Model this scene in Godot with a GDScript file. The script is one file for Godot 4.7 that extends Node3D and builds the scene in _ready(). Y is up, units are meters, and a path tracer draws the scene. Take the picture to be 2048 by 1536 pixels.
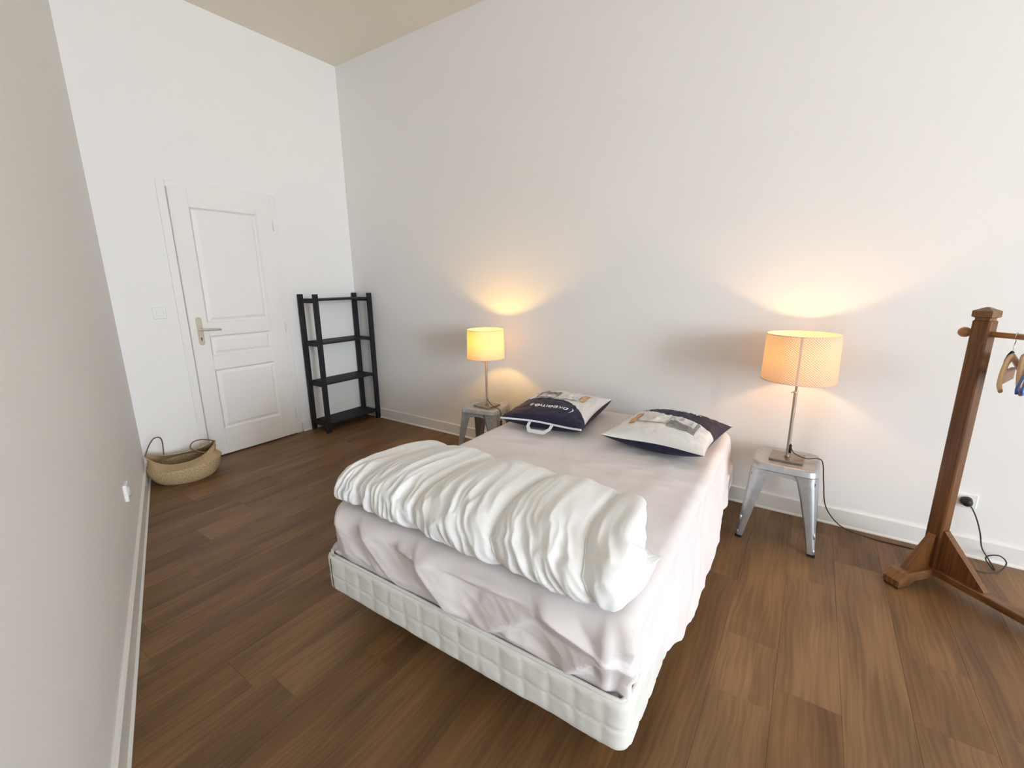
extends Node3D
# Bedroom with a double bed, two lit lamps on metal stools, a black shelf and a wooden coat rack.
# The lamp wall is the plane z = 0, the door wall the plane x = 0; y is up, metres.

const WIN_LOW := 0.5
const WIN_TOP := 3.25
const CEIL := 3.325
const LEFT_AT := 1.94       # the left wall starts here on the door wall ...
const LEFT_SLOPE := 0.338   # ... and runs away at a slant
const ROOM_X := 12.0

var M := {}                 # materials by name
var noise := FastNoiseLite.new()
var ridged := FastNoiseLite.new()
var creased := FastNoiseLite.new()


func _ready() -> void:
	setup_view()
	setup_noise()
	setup_materials()
	build_shell()
	build_door()
	build_fittings()
	build_bed()
	build_duvet()
	build_pillows()
	build_shelf()
	build_stools()
	build_lamps()
	build_basket()
	build_rack()


# ------------------------------------------------------------------ camera, sky, daylight
func setup_view() -> void:
	var cam := Camera3D.new()
	cam.name = "camera"
	add_child(cam)
	var yaw := 0.976
	var pitch := -0.2258
	var roll := -0.0094
	var f := Vector3(-cos(yaw) * cos(pitch), sin(pitch), -sin(yaw) * cos(pitch))
	var r := f.cross(Vector3.UP).normalized()
	var u := r.cross(f)
	var r2 := r * cos(roll) + u * sin(roll)
	var u2 := -r * sin(roll) + u * cos(roll)
	cam.transform = Transform3D(Basis(r2, u2, -f), Vector3(3.937, 1.376, 2.954))
	cam.fov = rad_to_deg(2.0 * atan(768.0 / 889.0))
	cam.near = 0.02
	cam.current = true

	var we := WorldEnvironment.new()
	we.name = "environment"
	var env := Environment.new()
	env.background_mode = Environment.BG_SKY
	var sky := Sky.new()
	var sm := ProceduralSkyMaterial.new()
	sm.sky_top_color = Color(0.72, 0.83, 1.0)
	sm.sky_horizon_color = Color(0.93, 0.96, 1.0)
	sm.ground_bottom_color = Color(0.5, 0.48, 0.45)
	sm.ground_horizon_color = Color(0.66, 0.66, 0.65)
	sm.sky_energy_multiplier = 1.0
	sky.sky_material = sm
	env.sky = sky
	env.background_energy_multiplier = 5.0
	env.tonemap_mode = Environment.TONE_MAPPER_LINEAR
	env.tonemap_exposure = 1.0
	env.sdfgi_enabled = true
	env.ssao_enabled = true
	env.ssil_enabled = true
	we.environment = env
	add_child(we)

	# daylight coming in through the two tall windows of the right-hand wall
	for k in 2:
		var w := window_span(k)
		var a := AreaLight3D.new()
		a.name = "daylight_window"
		a.area_size = Vector2(w.y - w.x - 0.1, WIN_TOP - WIN_LOW - 0.1)
		a.area_normalize_energy = true
		a.light_color = Color(0.885, 0.938, 1.0)
		a.light_energy = 27.0
		a.shadow_enabled = true
		a.set("area_range", 20.0)
		a.position = Vector3(ROOM_X - 0.015, (WIN_LOW + WIN_TOP) / 2.0, (w.x + w.y) / 2.0)
		a.rotation.y = PI / 2
		add_child(a, true)


func window_span(k: int) -> Vector2:
	return [Vector2(3.2, 4.4), Vector2(4.6, 5.8)][k]


func setup_noise() -> void:
	noise.seed = 7
	noise.noise_type = FastNoiseLite.TYPE_SIMPLEX_SMOOTH
	noise.frequency = 1.0
	noise.fractal_octaves = 3
	ridged.seed = 21
	ridged.noise_type = FastNoiseLite.TYPE_SIMPLEX_SMOOTH
	ridged.frequency = 1.0
	ridged.fractal_type = FastNoiseLite.FRACTAL_RIDGED
	ridged.fractal_octaves = 2
	creased.seed = 33
	creased.noise_type = FastNoiseLite.TYPE_SIMPLEX_SMOOTH
	creased.frequency = 1.0
	creased.fractal_type = FastNoiseLite.FRACTAL_RIDGED
	creased.fractal_octaves = 1


# ------------------------------------------------------------------ materials
func mat(called: String, c: Color, rough := 0.6, metal := 0.0, spec := 0.5) -> StandardMaterial3D:
	var m := StandardMaterial3D.new()
	m.resource_name = called
	m.albedo_color = c
	m.roughness = rough
	m.metallic = metal
	m.metallic_specular = spec
	M[called] = m
	return m


func c8(r: float, g: float, b: float) -> Color:
	return Color(r / 255.0, g / 255.0, b / 255.0)


func picture(w: int, h: int, f: Callable) -> ImageTexture:
	var im := Image.create(w, h, false, Image.FORMAT_RGB8)
	for y in h:
		for x in w:
			im.set_pixel(x, y, f.call(x, y))
	return ImageTexture.create_from_image(im)


func grey(v: float) -> Color:
	return Color(v, v, v)


func tri(m: StandardMaterial3D, s: Vector3) -> void:
	m.uv1_triplanar = true
	m.uv1_scale = s


func setup_materials() -> void:
	# plaster: a very fine roller texture
	var n := FastNoiseLite.new()
	n.seed = 3
	n.frequency = 0.11
	n.fractal_octaves = 3
	var plaster := picture(256, 256, func(x: int, y: int): return grey(0.5 + 0.45 * n.get_noise_2d(x, y)))
	for d in [["wall_paint", c8(246, 243, 238)], ["ceiling_paint", c8(250, 243, 227)]]:
		var m := mat(d[0], d[1], 0.75, 0.0, 0.3)
		m.heightmap_enabled = true
		m.heightmap_texture = plaster
		m.heightmap_scale = 0.04
		tri(m, Vector3.ONE * 1.3)
		m.uv1_world_triplanar = true
	mat("gloss_white", c8(242, 240, 234), 0.35)
	mat("door_white", c8(245, 241, 235), 0.42)
	mat("plastic_white", c8(244, 243, 239), 0.3)
	mat("plastic_grey", c8(205, 204, 200), 0.35)
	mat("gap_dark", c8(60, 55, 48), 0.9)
	mat("brass_steel", c8(206, 200, 184), 0.35, 0.6)
	mat("subfloor", c8(40, 30, 22), 0.9)

	# floor planks: one grain picture, several tones
	var g1 := FastNoiseLite.new()
	g1.seed = 11
	g1.frequency = 0.02
	g1.fractal_octaves = 4
	var g2 := FastNoiseLite.new()
	g2.seed = 12
	g2.frequency = 0.008
	g2.fractal_octaves = 2
	var grain := picture(256, 1024, func(x: int, y: int):
		var warp := 14.0 * g2.get_noise_2d(x * 0.7, y * 0.35)
		var a := g1.get_noise_2d((x + warp) * 3.2, y * 0.10)
		var b := g1.get_noise_2d((x + warp) * 14.0 + 400.0, y * 0.45)
		var c := g2.get_noise_2d(x * 0.9 + 90.0, y * 0.22)
		var v := 0.84 + 0.11 * a + 0.05 * b + 0.14 * c
		return Color(clampf(v, 0, 1), clampf(v * 0.985 + 0.005, 0, 1), clampf(v * 0.97 + 0.01, 0, 1)))
	M["grain"] = grain
	var tones := [c8(146, 109, 71), c8(139, 103, 66), c8(142, 106, 69), c8(153, 117, 79), c8(136, 100, 63), c8(143, 107, 70), c8(149, 113, 75), c8(140, 105, 69)]
	for k in tones.size():
		var m := mat("plank_%d" % k, tones[k], 0.46, 0.0, 0.42)
		m.albedo_texture = grain
		m.heightmap_enabled = true
		m.heightmap_texture = grain
		m.heightmap_scale = 0.03

	# cloth
	var cn := FastNoiseLite.new()
	cn.seed = 5
	cn.frequency = 0.09
	var weave := picture(128, 128, func(x: int, y: int): return grey(0.5 + 0.16 * sin(x * PI / 2) + 0.16 * sin(y * PI / 2) + 0.15 * cn.get_noise_2d(x, y)))
	for d in [["sheet", c8(236, 228, 225), 9.0], ["duvet", c8(244, 243, 240), 9.0], ["base_ticking", c8(232, 230, 221), 7.0]]:
		var m := mat(d[0], d[1], 0.85, 0.0, 0.2)
		m.heightmap_enabled = true
		m.heightmap_texture = weave
		m.heightmap_scale = 0.03
		tri(m, Vector3.ONE * d[2])
		m.rim_enabled = true
		m.rim = 0.3
		m.rim_tint = 0.5
	mat("navy", c8(34, 33, 58), 0.5, 0.0, 0.4)
	var pl := mat("pack_white", c8(233, 230, 224), 0.4)
	pl.clearcoat_enabled = true
	pl.clearcoat = 0.8
	pl.clearcoat_roughness = 0.12
	mat("strap_white", c8(232, 233, 233), 0.6)
	mat("letter_white", c8(240, 240, 242), 0.5)
	mat("tag_orange", c8(214, 166, 112), 0.5)

	# dark stained wood of the shelf
	var bn := FastNoiseLite.new()
	bn.seed = 31
	bn.frequency = 0.03
	bn.fractal_octaves = 3
	var streak := picture(128, 512, func(x: int, y: int):
		var v := 0.80 + 0.22 * bn.get_noise_2d(x * 3.0, y * 0.22)
		return grey(clampf(v, 0, 1)))
	for d in [["black_upright", Vector3(5, 1.2, 5)], ["black_along", Vector3(5, 5, 1.2)], ["black_across", Vector3(1.2, 5, 5)]]:
		var m := mat(d[0], c8(52, 51, 54), 0.6, 0.0, 0.35)
		m.albedo_texture = streak
		tri(m, d[1])
	# honey oak of the coat rack (own axes: x along the rod)
	for d in [["oak_upright", Vector3(6, 0.9, 6), c8(136, 86, 42)], ["oak_along", Vector3(0.9, 6, 6), c8(146, 96, 52)], ["oak_deep", Vector3(6, 6, 0.9), c8(156, 108, 64)]]:
		var m := mat(d[0], d[2], 0.38, 0.0, 0.5)
		m.albedo_texture = streak
		tri(m, d[1])
	mat("oak_turned", c8(178, 122, 74), 0.28)
	mat("oak_end", c8(92, 50, 26), 0.6)
	mat("bed_leg_wood", c8(198, 140, 78), 0.4)
	mat("hanger_wood", c8(206, 168, 124), 0.5)
	mat("hanger_wood_dark", c8(146, 112, 82), 0.5)
	mat("steel_wire", c8(190, 190, 190), 0.25, 1.0)
	mat("blue_plastic", c8(58, 92, 172), 0.3)
	mat("black_rubber", c8(22, 22, 24), 0.55)
	mat("cord_brown", c8(62, 52, 46), 0.5)

	# galvanised stool metal: soft mottling
	var zn := FastNoiseLite.new()
	zn.seed = 41
	zn.noise_type = FastNoiseLite.TYPE_CELLULAR
	zn.frequency = 0.05
	zn.cellular_return_type = FastNoiseLite.RETURN_CELL_VALUE
	var zinc := picture(128, 128, func(x: int, y: int): return grey(0.9 + 0.035 * zn.get_noise_2d(x, y) + 0.06 * cn.get_noise_2d(x * 0.3, y * 0.3)))
	var gm := mat("galvanised", c8(206, 211, 214), 0.36, 0.7)
	gm.albedo_texture = zinc
	tri(gm, Vector3.ONE * 5.0)
	mat("dark_metal", c8(70, 72, 76), 0.5, 0.8)
	var nk := mat("nickel", c8(158, 148, 138), 0.3, 0.95)
	nk.roughness = 0.34

	# lamp shade: pleated honeycomb paper, lit from within
	var comb := picture(64, 64, func(x: int, y: int):
		var u := x / 64.0
		var v := y / 64.0
		var best := 9.0
		for c in [Vector2(0.25, 0.25), Vector2(0.75, 0.75), Vector2(1.25, 0.25), Vector2(-0.25, 0.75), Vector2(0.25, 1.25), Vector2(0.75, -0.25)]:
			best = minf(best, absf(u - c.x) * 2.2 + absf(v - c.y) * 2.2)
		var t := smoothstep(0.75, 0.25, best)
		return Color(lerpf(0.80, 1.0, t), lerpf(0.72, 1.0, t), lerpf(0.66, 0.97, t)))
	var sh := mat("lamp_shade", Color.WHITE, 0.8, 0.0, 0.2)
	sh.albedo_texture = comb
	sh.uv1_scale = Vector3(78, 20, 1)
	sh.heightmap_enabled = true
	sh.heightmap_texture = comb
	sh.heightmap_scale = 0.15
	sh.backlight_enabled = true
	sh.backlight = Color(0.72, 0.68, 0.52)
	sh.cull_mode = BaseMaterial3D.CULL_DISABLED
	var tr := mat("shade_trim", c8(226, 206, 190), 0.8, 0.0, 0.2)
	tr.backlight_enabled = true
	tr.backlight = Color(0.12, 0.1, 0.09)
	tr.cull_mode = BaseMaterial3D.CULL_DISABLED

	# seagrass
	var sg := FastNoiseLite.new()
	sg.seed = 51
	sg.frequency = 0.05
	var grass := picture(128, 128, func(x: int, y: int):
		var cell := sin(x * TAU / 8.0 + (PI if (int(y) / 8) % 2 == 0 else 0.0))
		var v := 0.78 + 0.10 * cell + 0.10 * sin(y * TAU / 8.0) + 0.2 * sg.get_noise_2d(x, y * 2.0)
		return Color(clampf(v, 0, 1), clampf(v * 0.98, 0, 1), clampf(v * 0.93, 0, 1)))
	var bm := mat("seagrass", c8(240, 212, 172), 0.8, 0.0, 0.25)
	bm.albedo_texture = grass
	bm.uv1_scale = Vector3(10, 3, 1)
	bm.heightmap_enabled = true
	bm.heightmap_texture = grass
	bm.heightmap_scale = 0.25
	bm.cull_mode = BaseMaterial3D.CULL_DISABLED
	mat("seagrass_rope", c8(120, 98, 72), 0.85)

	var glass := mat("window_glass", Color(1, 1, 1, 0.05), 0.02)
	glass.transparency = BaseMaterial3D.TRANSPARENCY_ALPHA
	for d in [["bulb_yellow", Color(1.0, 0.84, 0.5)], ["bulb_peach", Color(1.0, 0.76, 0.5)]]:
		var b := mat(d[0], Color.WHITE, 0.4)
		b.emission_enabled = true
		b.emission = d[1]
		b.emission_energy_multiplier = 3.0


# ------------------------------------------------------------------ helpers: nodes
func obj(called: String, mesh: Mesh, m: Material, parent: Node = self, at := Vector3.ZERO) -> MeshInstance3D:
	var o := MeshInstance3D.new()
	o.name = called
	o.mesh = mesh
	o.material_override = m
	o.position = at
	parent.add_child(o, true)
	return o


func thing(called: String, label: String, category: String, at := Vector3.ZERO, turn := 0.0, group := "") -> Node3D:
	var o := Node3D.new()
	o.name = called
	add_child(o, true)
	o.position = at
	o.rotation.y = turn
	tag(o, label, category, group)
	return o


func tag(o: Node, label: String, category: String, group := "") -> void:
	o.set_meta("label", label)
	o.set_meta("category", category)
	if group:
		o.set_meta("group", group)


func structure(o: Node, label := "", category := "") -> void:
	o.set_meta("kind", "structure")
	if label:
		tag(o, label, category)


# ------------------------------------------------------------------ helpers: meshes
func start() -> SurfaceTool:
	var st := SurfaceTool.new()
	st.begin(Mesh.PRIMITIVE_TRIANGLES)
	return st


func done(st: SurfaceTool) -> ArrayMesh:
	st.generate_normals()
	return st.commit()


# one triangle whose front looks along out
func face(st: SurfaceTool, a: Vector3, b: Vector3, c: Vector3, out: Vector3) -> void:
	if (b - a).cross(c - a).dot(out) > 0.0:
		var t := b
		b = c
		c = t
	for p in [a, b, c]:
		st.add_vertex(p)


func quad(st: SurfaceTool, a: Vector3, b: Vector3, c: Vector3, d: Vector3, out: Vector3) -> void:
	face(st, a, b, c, out)
	face(st, a, c, d, out)


# box with chamfered edges, centred on at
func add_box(st: SurfaceTool, size: Vector3, at := Vector3.ZERO, b := 0.003, basis := Basis.IDENTITY) -> void:
	st.set_smooth_group(-1)
	var h := size / 2.0
	b = minf(b, minf(h.x, minf(h.y, h.z)) * 0.9)
	var P := func(s: Vector3, axis: int) -> Vector3:
		var v := Vector3(s.x * (h.x - b), s.y * (h.y - b), s.z * (h.z - b))
		v[axis] = s[axis] * h[axis]
		return at + basis * v
	for axis in 3:
		var i := (axis + 1) % 3
		var j := (axis + 2) % 3
		for s in [-1.0, 1.0]:
			var q := []
			for k in [[-1, -1], [1, -1], [1, 1], [-1, 1]]:
				var v := Vector3.ZERO
				v[axis] = s
				v[i] = k[0]
				v[j] = k[1]
				q.append(P.call(v, axis))
			var out := Vector3.ZERO
			out[axis] = s
			quad(st, q[0], q[1], q[2], q[3], basis * out)
			for s2 in [-1.0, 1.0]:   # edge between +-axis and +-i
				var v1 := Vector3.ZERO
				v1[axis] = s
				v1[i] = s2
				v1[j] = -1
				var v2 := v1
				v2[j] = 1
				var o2 := Vector3.ZERO
				o2[axis] = s
				o2[i] = s2
				quad(st, P.call(v1, axis), P.call(v2, axis), P.call(v2, i), P.call(v1, i), basis * o2)
	for x in [-1.0, 1.0]:
		for y in [-1.0, 1.0]:
			for z in [-1.0, 1.0]:
				var s := Vector3(x, y, z)
				face(st, P.call(s, 0), P.call(s, 1), P.call(s, 2), basis * s)


func box(size: Vector3, b := 0.003, at := Vector3.ZERO, basis := Basis.IDENTITY) -> ArrayMesh:
	var st := start()
	add_box(st, size, at, b, basis)
	return done(st)


# smooth surface of (nu+1) x (nv+1) points; f(u, v) with u, v in 0..1
func add_grid(st: SurfaceTool, nu: int, nv: int, f: Callable, flip := false) -> void:
	st.set_smooth_group(0)
	var pts := PackedVector3Array()
	pts.resize((nu + 1) * (nv + 1))
	for j in nv + 1:
		for i in nu + 1:
			pts[j * (nu + 1) + i] = f.call(float(i) / nu, float(j) / nv)
	for j in nv:
		for i in nu:
			var ids := [[i, j], [i + 1, j], [i + 1, j + 1], [i, j], [i + 1, j + 1], [i, j + 1]]
			if flip:
				ids = [[i, j], [i + 1, j + 1], [i + 1, j], [i, j], [i, j + 1], [i + 1, j + 1]]
			for k in ids:
				st.set_uv(Vector2(float(k[0]) / nu, float(k[1]) / nv))
				st.add_vertex(pts[k[1] * (nu + 1) + k[0]])


func grid(nu: int, nv: int, f: Callable, flip := false) -> ArrayMesh:
	var st := start()
	add_grid(st, nu, nv, f, flip)
	return done(st)


# turned shape round the y axis: profile of (radius, height) from bottom to top
func add_lathe(st: SurfaceTool, profile: Array, n := 24, at := Vector3.ZERO, basis := Basis.IDENTITY, smooth := true) -> void:
	st.set_smooth_group(0 if smooth else -1)
	for j in profile.size() - 1:
		var a: Vector2 = profile[j]
		var b: Vector2 = profile[j + 1]
		for i in n:
			var t0 := TAU * i / n
			var t1 := TAU * (i + 1) / n
			var p := func(q: Vector2, t: float) -> Vector3: return at + basis * Vector3(q.x * cos(t), q.y, q.x * sin(t))
			var mid := (t0 + t1) / 2.0
			var nrm := Vector2(b.y - a.y, a.x - b.x)
			var out: Vector3 = basis * Vector3(nrm.x * cos(mid), nrm.y, nrm.x * sin(mid))
			if a.x > 0.0:
				face(st, p.call(a, t0), p.call(a, t1), p.call(b, t0), out)
			if b.x > 0.0:
				face(st, p.call(a, t1), p.call(b, t1), p.call(b, t0), out)


func lathe(profile: Array, n := 24, smooth := true, at := Vector3.ZERO, basis := Basis.IDENTITY) -> ArrayMesh:
	var st := start()
	add_lathe(st, profile, n, at, basis, smooth)
	return done(st)


# smooth curve through points
func curve(points: Array, per := 8) -> PackedVector3Array:
	var out := PackedVector3Array()
	for i in points.size() - 1:
		var p0: Vector3 = points[maxi(i - 1, 0)]
		var p1: Vector3 = points[i]
		var p2: Vector3 = points[i + 1]
		var p3: Vector3 = points[mini(i + 2, points.size() - 1)]
		for k in per:
			out.append(p1.cubic_interpolate(p2, p0, p3, float(k) / per))
	out.append(points[-1])
	return out


func add_tube(st: SurfaceTool, pts: PackedVector3Array, r: float, sides := 8, squash := Vector2.ONE, taper := 1.0) -> void:
	st.set_smooth_group(0)
	var rings := []
	var side := Vector3.ZERO
	for i in pts.size():
		var t := (pts[mini(i + 1, pts.size() - 1)] - pts[maxi(i - 1, 0)]).normalized()
		if i == 0:
			side = t.cross(Vector3.UP if absf(t.y) < 0.9 else Vector3.RIGHT).normalized()
		else:
			side = (side - t * side.dot(t)).normalized()
		var up := side.cross(t)
		var ring := []
		var rr := r * lerpf(1.0, taper, float(i) / (pts.size() - 1))
		for k in sides:
			var a := TAU * k / sides
			ring.append(pts[i] + (side * cos(a) * squash.x + up * sin(a) * squash.y) * rr)
		rings.append(ring)
	for i in pts.size() - 1:
		for k in sides:
			var k2 := (k + 1) % sides
			var out: Vector3 = (rings[i][k] + rings[i][k2]) / 2.0 - pts[i]
			quad(st, rings[i][k], rings[i][k2], rings[i + 1][k2], rings[i + 1][k], out)
	for e in [0, pts.size() - 1]:
		var out := pts[0] - pts[1] if e == 0 else pts[-1] - pts[-2]
		for k in sides:
			face(st, pts[e], rings[e][k], rings[e][(k + 1) % sides], out)


func tube(pts: PackedVector3Array, r: float, sides := 8, squash := Vector2.ONE) -> ArrayMesh:
	var st := start()
	add_tube(st, pts, r, sides, squash)
	return done(st)


# flat polygon in a plane given by two axes, pushed out along a third
func add_prism(st: SurfaceTool, poly: Array, origin: Vector3, ax: Vector3, ay: Vector3, depth: Vector3) -> void:
	st.set_smooth_group(-1)
	var flat := PackedVector2Array(poly)
	var ids := Geometry2D.triangulate_polygon(flat)
	var p := func(k: int) -> Vector3: return origin + ax * flat[k].x + ay * flat[k].y
	var mid := Vector3.ZERO
	for k in flat.size():
		mid += p.call(k) / flat.size()
	for k in range(0, ids.size(), 3):
		face(st, p.call(ids[k]), p.call(ids[k + 1]), p.call(ids[k + 2]), -depth)
		face(st, p.call(ids[k]) + depth, p.call(ids[k + 1]) + depth, p.call(ids[k + 2]) + depth, depth)
	var turn := Geometry2D.is_polygon_clockwise(flat)
	for k in flat.size():
		var a: Vector3 = p.call(k)
		var b: Vector3 = p.call((k + 1) % flat.size())
		var e := flat[(k + 1) % flat.size()] - flat[k]
		var n2 := Vector2(e.y, -e.x) * (-1.0 if turn else 1.0)
		quad(st, a, b, b + depth, a + depth, ax * n2.x + ay * n2.y)


# ------------------------------------------------------------------ the room
func left_z(x: float) -> float:
	return LEFT_AT + LEFT_SLOPE * x


func build_shell() -> void:
	var t := 0.2
	var far := left_z(ROOM_X)
	# floor: a slab with a click-vinyl plank floor on it
	var fl := obj("floor", box(Vector3(ROOM_X + 2 * t, 0.1, far + 2 * t), 0.0, Vector3(ROOM_X / 2, -0.058, far / 2)), M.subfloor)
	structure(fl)
	var rng := RandomNumberGenerator.new()
	rng.seed = 4
	var w := 0.19
	var length := 1.24
	var x0 := 3.782 - 20 * w
	for c in range(0, 65):
		var xa := x0 + c * w
		var xb := minf(xa + w, ROOM_X)
		xa = maxf(xa, 0.0)
		if xb - xa < 0.01:
			continue
		var end := left_z(xb) + 0.02
		var z := -rng.randf() * length
		if c == 20:
			z = 1.215 - length * 1.0
		elif c == 19:
			z = -0.39
		elif c == 21:
			z = 1.405 - length * 1.0 - length
		while z < end:
			var za := maxf(z, 0.0)
			var zb := minf(z + length, end)
			z += length
			if zb - za < 0.02:
				continue
			var tone := rng.randi() % 8
			var off := Vector2(rng.randf(), rng.randf())
			obj("plank", plank_mesh(xb - xa - 0.0003, zb - za - 0.0003, off), M["plank_%d" % tone], fl, Vector3((xa + xb) / 2, 0, (za + zb) / 2))

	structure(obj("ceiling", box(Vector3(ROOM_X + 2 * t, 0.15, far + 2 * t), 0.0, Vector3(ROOM_X / 2, CEIL + 0.075, far / 2)), M.ceiling_paint))
	structure(obj("wall_back", box(Vector3(ROOM_X + 2 * t, CEIL, t), 0.0, Vector3(ROOM_X / 2, CEIL / 2, -t / 2)), M.wall_paint))
	structure(obj("wall_far", box(Vector3(t, CEIL, LEFT_AT + 0.25), 0.0, Vector3(-t / 2, CEIL / 2, (LEFT_AT + 0.25) / 2)), M.wall_paint))
	var dir := Vector3(1, 0, LEFT_SLOPE).normalized()
	var nrm := Vector3(LEFT_SLOPE, 0, -1).normalized()      # into the room
	var lb := Basis(dir, Vector3.UP, dir.cross(Vector3.UP))
	var long := Vector2(ROOM_X, ROOM_X * LEFT_SLOPE).length()
	var lw := obj("wall_left", box(Vector3(long + 0.3, CEIL, t), 0.0), M.wall_paint)
	lw.transform = Transform3D(lb, Vector3(0, CEIL / 2, LEFT_AT) + dir * long / 2 - nrm * t / 2)
	structure(lw)
	# window wall, pieced round two tall openings
	var st := start()
	var zs := [0.0]
	for k in 2:
		zs.append_array([window_span(k).x, window_span(k).y])
	zs.append(far)
	for k in range(0, 6, 2):
		add_box(st, Vector3(t, CEIL, zs[k + 1] - zs[k]), Vector3(ROOM_X + t / 2, CEIL / 2, (zs[k] + zs[k + 1]) / 2), 0.0)
	for k in 2:
		var s := window_span(k)
		add_box(st, Vector3(t, WIN_LOW, s.y - s.x), Vector3(ROOM_X + t / 2, WIN_LOW / 2, (s.x + s.y) / 2), 0.0)
		add_box(st, Vector3(t, CEIL - WIN_TOP, s.y - s.x), Vector3(ROOM_X + t / 2, (CEIL + WIN_TOP) / 2, (s.x + s.y) / 2), 0.0)
	structure(obj("wall_right", done(st), M.wall_paint))
	for k in 2:
		var s := window_span(k)
		var win := Node3D.new()
		win.name = "window_%d" % (k + 1)
		add_child(win)
		win.position = Vector3(ROOM_X + 0.1, (WIN_LOW + WIN_TOP) / 2.0, (s.x + s.y) / 2)
		structure(win)
		var wz := s.y - s.x
		var wy := WIN_TOP - WIN_LOW
		var fr := start()
		for q in [-1.0, 1.0]:
			add_box(fr, Vector3(0.06, wy, 0.06), Vector3(0, 0, q * (wz / 2 - 0.03)))
			add_box(fr, Vector3(0.06, 0.06, wz - 0.12), Vector3(0, q * (wy / 2 - 0.03), 0))
		add_box(fr, Vector3(0.06, wy - 0.12, 0.07), Vector3.ZERO)
		obj("window_frame", done(fr), M.gloss_white, win)
		for q in [-1.0, 1.0]:
			obj("pane", box(Vector3(0.004, wy - 0.12, wz / 2 - 0.1), 0.0, Vector3(0, 0, q * (wz / 4 - 0.012))), M.window_glass, win)

	# baseboards: board with eased top edge and a bead on the floor
	baseboard("baseboard_back", Vector3(0, 0, 0), Vector3(1, 0, 0), ROOM_X, Vector3(0, 0, 1), 0.1)
	baseboard("baseboard_left", Vector3(0, 0, LEFT_AT), dir, long, nrm, 0.11)
	baseboard("baseboard_far", Vector3(0, 0, 0.72), Vector3(0, 0, -1), 0.72, Vector3(1, 0, 0), 0.09)
	baseboard("baseboard_right", Vector3(ROOM_X, 0, 0), Vector3(0, 0, 1), far, Vector3(-1, 0, 0), 0.1)


func plank_mesh(w: float, l: float, off: Vector2) -> ArrayMesh:
	var st := start()
	st.set_smooth_group(-1)
	var b := 0.0007
	var h := 0.008
	var uv := func(p: Vector3) -> Vector2: return Vector2(p.x / 0.25, p.z / 1.3) + off
	var v := func(p: Vector3) -> void:
		st.set_uv(uv.call(p))
		st.add_vertex(p)
	var ring := func(dx: float, y: float) -> Array:
		return [Vector3(-w / 2 + dx, y, -l / 2 + dx), Vector3(w / 2 - dx, y, -l / 2 + dx), Vector3(w / 2 - dx, y, l / 2 - dx), Vector3(-w / 2 + dx, y, l / 2 - dx)]
	var top: Array = ring.call(b, 0.0)
	var edge: Array = ring.call(0.0, -b)
	var low: Array = ring.call(0.0, -h)
	for k in [0, 1, 2, 0, 2, 3]:
		v.call(top[k])
	for pair in [[top, edge], [edge, low]]:
		for k in 4:
			var a = pair[0][k]
			var c = pair[0][(k + 1) % 4]
			var d = pair[1][(k + 1) % 4]
			var e = pair[1][k]
			for p in [c, a, e, c, e, d]:
				v.call(p)
	return done(st)


func baseboard(called: String, at: Vector3, dir: Vector3, long: float, out: Vector3, h: float) -> void:
	var st := start()
	var pr := [Vector2(0, 0), Vector2(0.022, 0), Vector2(0.022, 0.006), Vector2(0.014, 0.014), Vector2(0.014, h - 0.004), Vector2(0.010, h), Vector2(0, h)]
	add_prism(st, pr, at, out, Vector3.UP, dir * long)
	structure(obj(called, done(st), M.gloss_white))


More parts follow.
